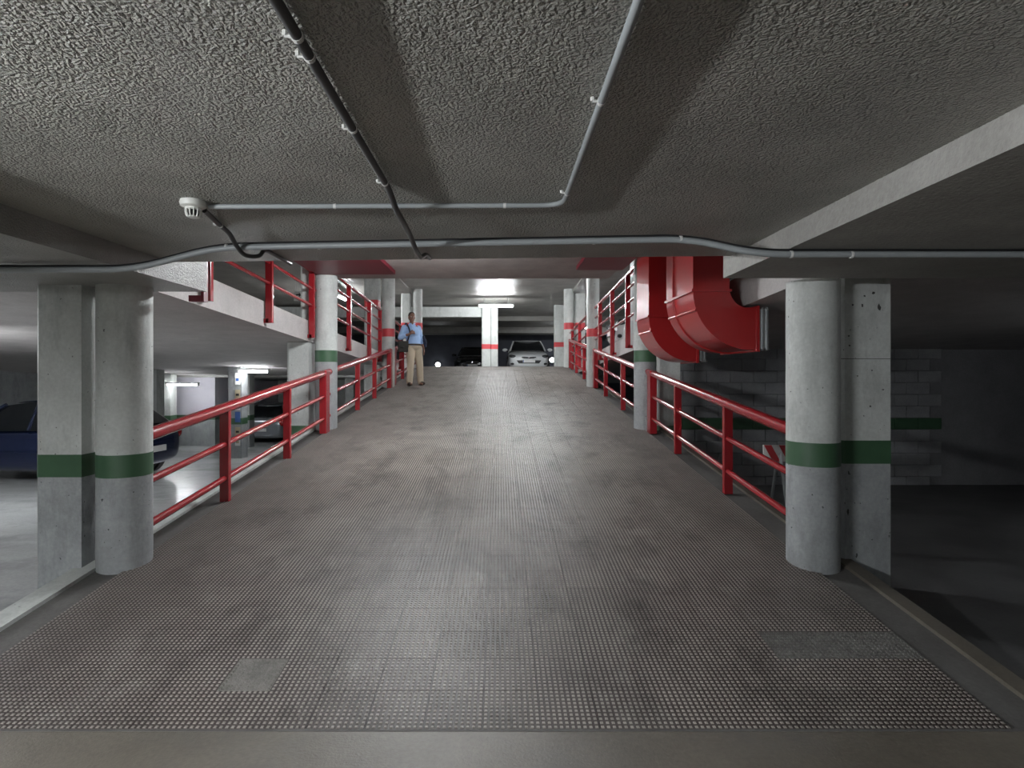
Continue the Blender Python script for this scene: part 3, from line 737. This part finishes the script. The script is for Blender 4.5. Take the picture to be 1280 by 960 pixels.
def car(label, x, y, z, rz, paint, pitch=0):
    """hatchback, nose towards local -y"""
    t = thing('car', label, 'car', (x, y, z), rz); t.rotation_euler = (pitch, 0, rz)
    st = [(-2.14, .60, .30, .60), (-2.08, .74, .22, .68), (-1.92, .84, .19, .76), (-1.5, .885, .18, .85), (-1.0, .90, .18, .93), (-.2, .905, .18, .95),
          (.8, .905, .18, .97), (1.5, .89, .18, .99), (1.92, .84, .22, .98), (2.08, .77, .28, .93), (2.14, .66, .36, .82)]
    sec = []
    for yy, w, zl, zt in st:
        half = [(w*.80, zl), (w*.97, zl+.09), (w, zl+.30), (w*.985, zt-.16), (w*.94, zt-.05), (w*.70, zt+.012), (0, zt+.035)]
        ring = [(0, yy, zl)]+[(u, yy, q) for u, q in half]+[(-u, yy, q) for u, q in half[-2::-1]]
        sec.append(ring)
    subsurf(lofted(sec).build('body', M[paint], t), 2)
    # glasshouse
    st = [(-1.06, .93, .955, .74, .72), (-.30, .93, 1.38, .80, .60), (.25, .94, 1.45, .80, .60), (1.0, .95, 1.42, .80, .58), (1.55, .96, 1.32, .78, .54), (1.98, .96, .995, .72, .64)]
    sec = []
    for yy, zb_, zt, wb, wt in st:
        half = [(wb, zb_), (wb*.5+wt*.5+.02, (zb_+zt)/2), (wt, zt), (wt*.6, zt+.018)]
        ring = [(0, yy, zb_)]+[(u, yy, q) for u, q in half]+[(0, yy, zt+.025)]+[(-u, yy, q) for u, q in half[::-1]]
        sec.append(ring)
    lofted(sec).build('windows', M['glass'], t, smooth=True)
    # roof panel
    roof = [(-.36, 1.40, .585), (.0, 1.455, .60), (.3, 1.47, .60), (1.0, 1.44, .585), (1.58, 1.34, .53)]
    sec = [[(-w, yy, q-.012), (-w*.93, yy, q+.012), (0, yy, q+.022), (w*.93, yy, q+.012), (w, yy, q-.012), (0, yy, q-.005)] for yy, q, w in roof]
    subsurf(lofted(sec).build('roof', M[paint], t), 1)
    for s_ in (-1, 1):
        for nm, p, r in (('front_pillar', [(s_*.765, -1.04, .95), (s_*.70, -.68, 1.18), (s_*.605, -.32, 1.40)], .028), ('centre_pillar', [(s_*.80, .32, .95), (s_*.70, .34, 1.2), (s_*.605, .36, 1.46)], .03), ('rear_pillar', [(s_*.775, 1.72, .98), (s_*.69, 1.55, 1.16), (s_*.56, 1.40, 1.38)], .06)):
            e = MB(); e.tube(smooth_path(p, 4), r, 8); e.build(nm, M[paint], t, smooth=True)
        e = MB(); e.ball((s_*1.0, -.72, 1.0), (.12, .06, .075)); o = e.build('mirror', M[paint], t, smooth=True)
        e = MB(); e.tube([(s_*.86, -.74, .95), (s_*.95, -.73, .97)], .025, 8); e.build('mirror_arm', M['trimblk'], o)
        # headlamp: swept lens with bright reflector
        e = MB(); e.ball((s_*.655, -1.97, .665), (.21, .13, .075), rot=Matrix.Rotation(s_*-.55, 3, 'Z') @ Matrix.Rotation(s_*-.22, 3, 'Y')); o = e.build('headlamp', M['trimblk'], t, smooth=True)
        e = MB(); e.ball((s_*.66, -2.03, .655), (.10, .09, .05), rot=Matrix.Rotation(s_*-.55, 3, 'Z')); e.build('reflector', M['lens'], o, smooth=True)
        e = MB(); e.ball((s_*.74, 2.0, .80), (.14, .10, .13)); e.build('tail_lamp', M['redlens'], t, smooth=True)
        e = MB(); e.ball((s_*.66, -2.045, .36), (.13, .07, .05), rot=Matrix.Rotation(s_*-.4, 3, 'Z')); e.build('fog_lamp', M['trimblk'], t, smooth=True)
    # grille, bumper intake, plate, badge
    e = MB(); e.prism([(-.31, .62), (-.29, .655), (0, .645), (.29, .655), (.31, .62), (.22, .585), (0, .575), (-.22, .585)], -2.15, -2.06, 'y'); o = e.build('grille', M['trimblk'], t)
    e = MB(); e.tube([(-.30, -2.145, .615), (0, -2.165, .607), (.30, -2.145, .615)], .010, 6); e.build('grille_bar', M['chrome'], o)
    e = MB(); e.lathe([(.035, 0), (.035, -.02)], (0, -2.16, .612), 16, 'y'); e.build('badge', M['chrome'], o)
    e = MB(); e.prism([(-.52, .505), (.52, .505), (.43, .375), (-.43, .375)], -2.155, -2.05, 'y'); e.build('intake', M['trimblk'], t)
    e = MB(); e.box((-.26, -2.185, .41), (.26, -2.150, .52)); o = e.build('number_plate', M['paper'], t)
    e = MB(); e.box((-.255, -2.187, .414), (-.222, -2.185, .516)); e.build('plate_strip', M['blue'], o)
    e = MB(); e.box((-.26, 2.12, .50), (.26, 2.165, .61)); e.build('number_plate', M['paper'], t)
    e = MB(); e.tube(smooth_path([(-.35, -2.16, .545), (0, -2.17, .535), (.35, -2.16, .545)], 4), .022, 8); e.build('bumper_rib', M[paint], t, smooth=True)
    for s_ in (-1, 1):
        for yy in (-1.35, 1.30):
            e = MB(); e.lathe([(.20, -.10), (.30, -.10), (.325, -.06), (.325, .06), (.30, .10), (.20, .10)], (s_*.80, yy, .325), 28, 'x'); o = e.build('tyre', M['black'], t, smooth=True)
            e = MB(); e.lathe([(.21, s_*.06), (.215, s_*.09), (.17, s_*.085), (.05, s_*.105)], (s_*.80, yy, .325), 20, 'x'); e.build('rim', M['galv'], o, smooth=True)
            e = MB(); e.lathe([(.375, -.02), (.375, .108), (.36, .112)], (s_*.80, yy, .33), 28, 'x') if s_ > 0 else e.lathe([(.36, -.112), (.375, -.108), (.375, .02)], (s_*.80, yy, .33), 28, 'x')
            e.build('wheel_arch', M['trimblk'], t, smooth=True)
        e = MB(); e.box((s_*.905-.012, -.9, .55), (s_*.905+.012, 1.4, .585)); e.build('side_moulding', M[paint], t, bevel=.004)
    return t
car('white hatchback facing the ramp beyond the crest', 1.22, 26.4, upz(26.0), 0, 'carwhite')
car('dark car parked behind the notice pillar beyond the crest', -1.35, 30.2, upz(30), 0, 'carblack')
car('navy car parked tail out behind the railing by the pale kerb', -8.55, 11.0, bay_z(11.0), -PI/2-.12, 'carnavy', 0)
car('silver grey car in the bright bay by the lavender walls', -8.3, 22.3, bay_z(22.3)+.02, PI*.98, 'carsilver')
car('white car parked nose to the dark bay deck railing', 4.85, 14.1, stop(14.1)+.02, -PI/2, 'carwhite')
car('black car parked nose to the dark bay deck railing', 4.95, 11.5, stop(11.5)+.02, -PI/2, 'carblack')

# ================================================================== HAZARD BARRIER in the dark bay
by = 7.0; bz = bay_z(by)
t = thing('hazard_barrier', 'red and white striped barrier board in the dark bay', 'barrier', (3.75, by, bz))
e = MB(); e.box((-.55, -.015, .68), (.75, .015, .88)); bd = e.build('board', M['paper'], t)
for k in range(7):
    x = -.55+k*.18
    e = MB(); e.prism([(x+.11, .68), (x+.20, .68), (x+.09, .88), (x, .88)], -.018, -.0151, 'y'); e.build('stripe', M['redband'], bd)
for x in (-.35, .55):
    e = MB(); e.tube([(x, .02, .86), (x, -.22, .0)], .018, 8); e.build('leg', M['galv'], t)
    e = MB(); e.tube([(x, .02, .86), (x, .26, .0)], .018, 8); e.build('leg', M['galv'], t)

# ================================================================== PERSON
M['skin'] = plain('skin', (.22, .11, .075), .5)
M['hair'] = plain('hair', (.05, .045, .042), .8)
M['shirt'] = plain('light_blue_shirt', (.36, .52, .80), .85, wear=.3, wcol=(.25, .40, .68))
M['khaki'] = plain('khaki_cloth', (.52, .44, .33), .9, wear=.3)
M['shoe'] = plain('brown_leather', (.045, .03, .022), .5)
M['navycloth'] = plain('navy_strap', (.012, .018, .045), .8)
M['bag'] = plain('dark_olive_bag', (.018, .016, .013), .7)
def remeshed(mb, name, mat, parent, voxel=.012, smooth=4):
    """weld overlapping limbs into one continuous skin"""
    o = mb.build(name+'_raw', mat)
    m = o.modifiers.new('r', 'REMESH'); m.mode = 'VOXEL'; m.voxel_size = voxel
    s_ = o.modifiers.new('s', 'SMOOTH'); s_.iterations = smooth; s_.factor = .5
    dg = bpy.context.evaluated_depsgraph_get()
    me = bpy.data.meshes.new_from_object(o.evaluated_get(dg)); me.name = name
    if not me.materials: me.materials.append(mat)
    bpy.data.objects.remove(o)
    me.polygons.foreach_set('use_smooth', [True]*len(me.polygons))
    n = bpy.data.objects.new(name, me); C.objects.link(n); n.parent = parent
    return n
def chain(e, pts, rad, sx=1, sy=1, seg=14):
    e.tube(smooth_path(pts, 5), list(np.interp(np.linspace(0, len(pts)-1, (len(pts)-1)*5+1), range(len(pts)), rad)), seg, sx, sy)
    e.ball(pts[0], rad[0]*.99); e.ball(pts[-1], rad[-1]*.99); return e
PX, PY = -2.10, 13.80
t = thing('person', 'man in light blue shirt and khaki trousers standing by the column with a shoulder bag', 'person', (PX, PY, ramp_z(PY)))
# joints (x to his left, -y towards the foot of the ramp)
pel = (.045, 0, .95); chest = (-.01, .0, 1.27); neck0 = (-.015, .0, 1.46); headc = (-.015, -.015, 1.63)
shR = (-.19, .02, 1.385); elR = (-.30, -.04, 1.14); wrR = (-.09, -.205, 1.235)
shL = (.15, .04, 1.385); elL = (.235, .07, 1.13); wrL = (.262, -.05, .90)
hipR = (-.045, 0, .90); knR = (-.055, -.05, .50); anR = (-.07, .0, .09)
hipL = (.125, .02, .90); knL = (.185, .02, .50); anL = (.225, .10, .09)
e = MB()
e.ball((pel[0], 0, .97), (.165, .115, .13)); e.ball((.015, 0, 1.12), (.16, .115, .14)); e.ball(chest, (.185, .125, .17)); e.ball((-.02, .01, 1.39), (.19, .09, .075))
chain(e, [neck0, (-.015, -.005, 1.55)], [.058, .052])
e.ball((-.015, -.005, 1.665), (.074, .092, .098)); e.ball((-.015, -.028, 1.60), (.060, .075, .085)); e.ball((-.015, -.055, 1.555), (.038, .040, .035))
e.tube([(-.015, -.088, 1.655), (-.015, -.118, 1.612), (-.015, -.098, 1.604)], [.011, .017, .012], 8)     # nose
e.ball((-.015, -.095, 1.571), (.026, .012, .008)); e.ball((-.015, -.094, 1.584), (.024, .010, .006))          # lips
e.ball((-.015, -.088, 1.672), (.055, .014, .012))                                                             # brow
for s_ in (-1, 1): e.ball((-.015+s_*.076, .0, 1.63), (.011, .024, .034))
for sh, el, wr in ((shR, elR, wrR), (shL, elL, wrL)):
    chain(e, [sh, tuple((Vector(sh)+Vector(el))*.5), el], [.058, .050, .041]); chain(e, [el, tuple((Vector(el)+Vector(wr))*.5), wr], [.041, .036, .027])
for hp, kn, an in ((hipR, knR, anR), (hipL, knL, anL)):
    chain(e, [hp, tuple((Vector(hp)+Vector(kn))*.5), kn], [.088, .074, .056]); chain(e, [kn, tuple((Vector(kn)*.6+Vector(an)*.4)), an], [.056, .055, .036])
    e.ball((an[0], an[1]-.07, .045), (.040, .115, .035))
# hands: palm, four curled fingers, thumb
e.ball((-.062, -.225, 1.265), (.040, .022, .046), rot=Matrix.Rotation(-.5, 3, 'Y'))
for k in range(4):
    bx, bz_ = -.052+.014*k*.6, 1.292-.021*k
    L_ = (.040, .046, .043, .034)[k]
    e.tube([(bx-.02, -.236, bz_), (bx+L_*.5, -.250, bz_+.004), (bx+L_, -.238, bz_), (bx+L_*.7, -.218, bz_-.003)], [.0095, .009, .0085, .0075], 7)
e.tube([(-.075, -.225, 1.275), (-.068, -.245, 1.312), (-.045, -.246, 1.325)], [.011, .010, .008], 7)
e.ball((.266, -.065, .835), (.022, .040, .048))
for k in range(4):
    by_ = -.095+.021*k; L_ = (.070, .078, .073, .058)[k]
    e.tube([(.268, by_, .805), (.271, by_-.004, .805-L_*.55), (.256, by_-.004, .805-L_)], [.0095, .009, .0075], 7)
e.tube([(.263, -.100, .850), (.253, -.122, .815), (.248, -.124, .785)], [.011, .010, .008], 7)
body = remeshed(e, 'body', M['skin'], t, .008, 2)
# face details
for s_ in (-1, 1):
    e = MB(); e.ball((-.015+s_*.032, -.086, 1.648), (.013, .010, .007)); o = e.build('eye', M['paper'], body, smooth=True)
    o2 = MB(); o2.ball((-.015+s_*.032, -.095, 1.648), (.006, .004, .006)); o2.build('iris', M['ink'], body, smooth=True)
e = MB(); e.ball((-.015, .012, 1.69), (.083, .094, .085)); e.ball((-.015, .05, 1.64), (.076, .060, .085)); hair = remeshed(e, 'hair', M['hair'], t, .01, 2)
# shirt: torso and rolled sleeves
e = MB()
e.ball((.03, 0, 1.0), (.178, .128, .09)); e.ball((.02, 0, 1.12), (.178, .130, .15)); e.ball(chest, (.202, .140, .18)); e.ball((-.02, .01, 1.37), (.20, .105, .085)); e.ball((-.016, .005, 1.435), (.11, .08, .05))
e.tube([(.03, 0, .955), (.02, 0, 1.1)], [.165, .168], 20, 1.0, .74)
chain(e, [shR, tuple((Vector(shR)+Vector(elR))*.5), elR], [.075, .070, .062]); chain(e, [elR, tuple(Vector(elR)*.55+Vector(wrR)*.45)], [.062, .056])
chain(e, [shL, tuple((Vector(shL)+Vector(elL))*.5), elL], [.075, .068, .060]); chain(e, [elL, tuple(Vector(elL)*.55+Vector(wrL)*.45)], [.060, .054])
shirt = remeshed(e, 'shirt', M['shirt'], t, .012, 3)
for s_ in (-1, 1):
    e = MB(); e.hexa([(-.015+s_*.008, -.085, 1.462), (-.015+s_*.075, -.055, 1.475), (-.015+s_*.085, -.04, 1.49), (-.015+s_*.03, -.07, 1.497), (-.015+s_*.008, -.093, 1.462), (-.015+s_*.078, -.063, 1.475), (-.015+s_*.088, -.046, 1.49), (-.015+s_*.032, -.078, 1.497)]); e.build('collar', M['shirt'], shirt)
# trousers
e = MB(); e.ball((.045, 0, .93), (.180, .132, .095))
for hp, kn, an in ((hipR, knR, anR), (hipL, knL, anL)):
    chain(e, [(hp[0], hp[1], hp[2]+.02), tuple((Vector(hp)+Vector(kn))*.5), kn], [.112, .102, .086]); chain(e, [kn, tuple((Vector(kn)+Vector(an))*.5), (an[0], an[1], .085)], [.086, .082, .075])
remeshed(e, 'trousers', M['khaki'], t, .012, 3)
e = MB(); e.lathe([(.172, -.02), (.176, 0), (.172, .02)], (0, 0, 0), 28); o = e.build('belt', M['shoe'], t, smooth=True); o.location = (.04, 0, .985); o.scale = (1.03, .77, 1)
for an, a in ((anR, .25), (anL, -.35)):
    e = MB(); c, s_ = math.cos(a), math.sin(a)
    rm = Matrix.Rotation(-a, 3, 'Z'); zz = .1097*an[1]
    e.ball((an[0]+s_*-.055, an[1]-.055, .045+zz), (.048, .135, .048), rot=rm); e.ball((an[0], an[1]+.02, .065+zz), (.045, .06, .055), rot=rm)
    e.box((an[0]-.04, an[1]-.15, .004+zz), (an[0]+.04, an[1]+.07, .02+zz))
    remeshed(e, 'shoe', M['shoe'], t, .01, 3)
# shoulder bag on his hip, strap across the chest
g = thing('shoulder_bag', 'dark shoulder bag with navy strap hanging at the hip of the man', 'bag', (PX-.245, PY-.10, ramp_z(PY)+.80))
e = MB(); e.box((-.12, -.055, 0), (.115, .055, .25)); e.build('pouch', M['bag'], g, bevel=.025, smooth=True)
e = MB(); e.box((-.125, -.066, .10), (.12, .058, .262)); fl = e.build('flap', M['bag'], g, bevel=.02, smooth=True)
e = MB(); e.box((-.02, -.074, .10), (.02, -.064, .14)); e.build('buckle', M['trimblk'], fl)
def gl(p): return (p[0]+.245, p[1]+.10, p[2]-.80)
e = MB(); e.tube([gl(q) for q in smooth_path([(-.145, -.115, 1.05), (-.125, -.165, 1.15), (-.10, -.172, 1.28), (-.135, -.13, 1.42), (-.15, .02, 1.492), (-.16, .12, 1.40), (-.2, .14, 1.2), (-.25, -.03, 1.05)], 6)], .018, 8, 1, 1); e.build('strap', M['navycloth'], g, smooth=True)
# navy jacket folded over his other forearm
e = MB(); e.tube(smooth_path([(.275, .03, 1.20), (.30, -.005, 1.06), (.315, -.03, .92)], 5), [.03]*4+[.05]*4+[.035]*3, 12, 1.0, 1.5)
o = e.build('folded_jacket', M['navycloth'], None, smooth=True); o.location = (PX, PY, ramp_z(PY))
tag(o, 'navy jacket folded along the forearm of the man', 'jacket')

TURN = .38
for o, base in ((bpy.data.objects['person'], None), (g, None), (bpy.data.objects['folded_jacket'], None)):
    v = Matrix.Rotation(TURN, 3, 'Z') @ (Vector(o.location)-Vector((PX, PY, 0)))
    o.location = v+Vector((PX, PY, 0)); o.rotation_euler = (0, 0, TURN)
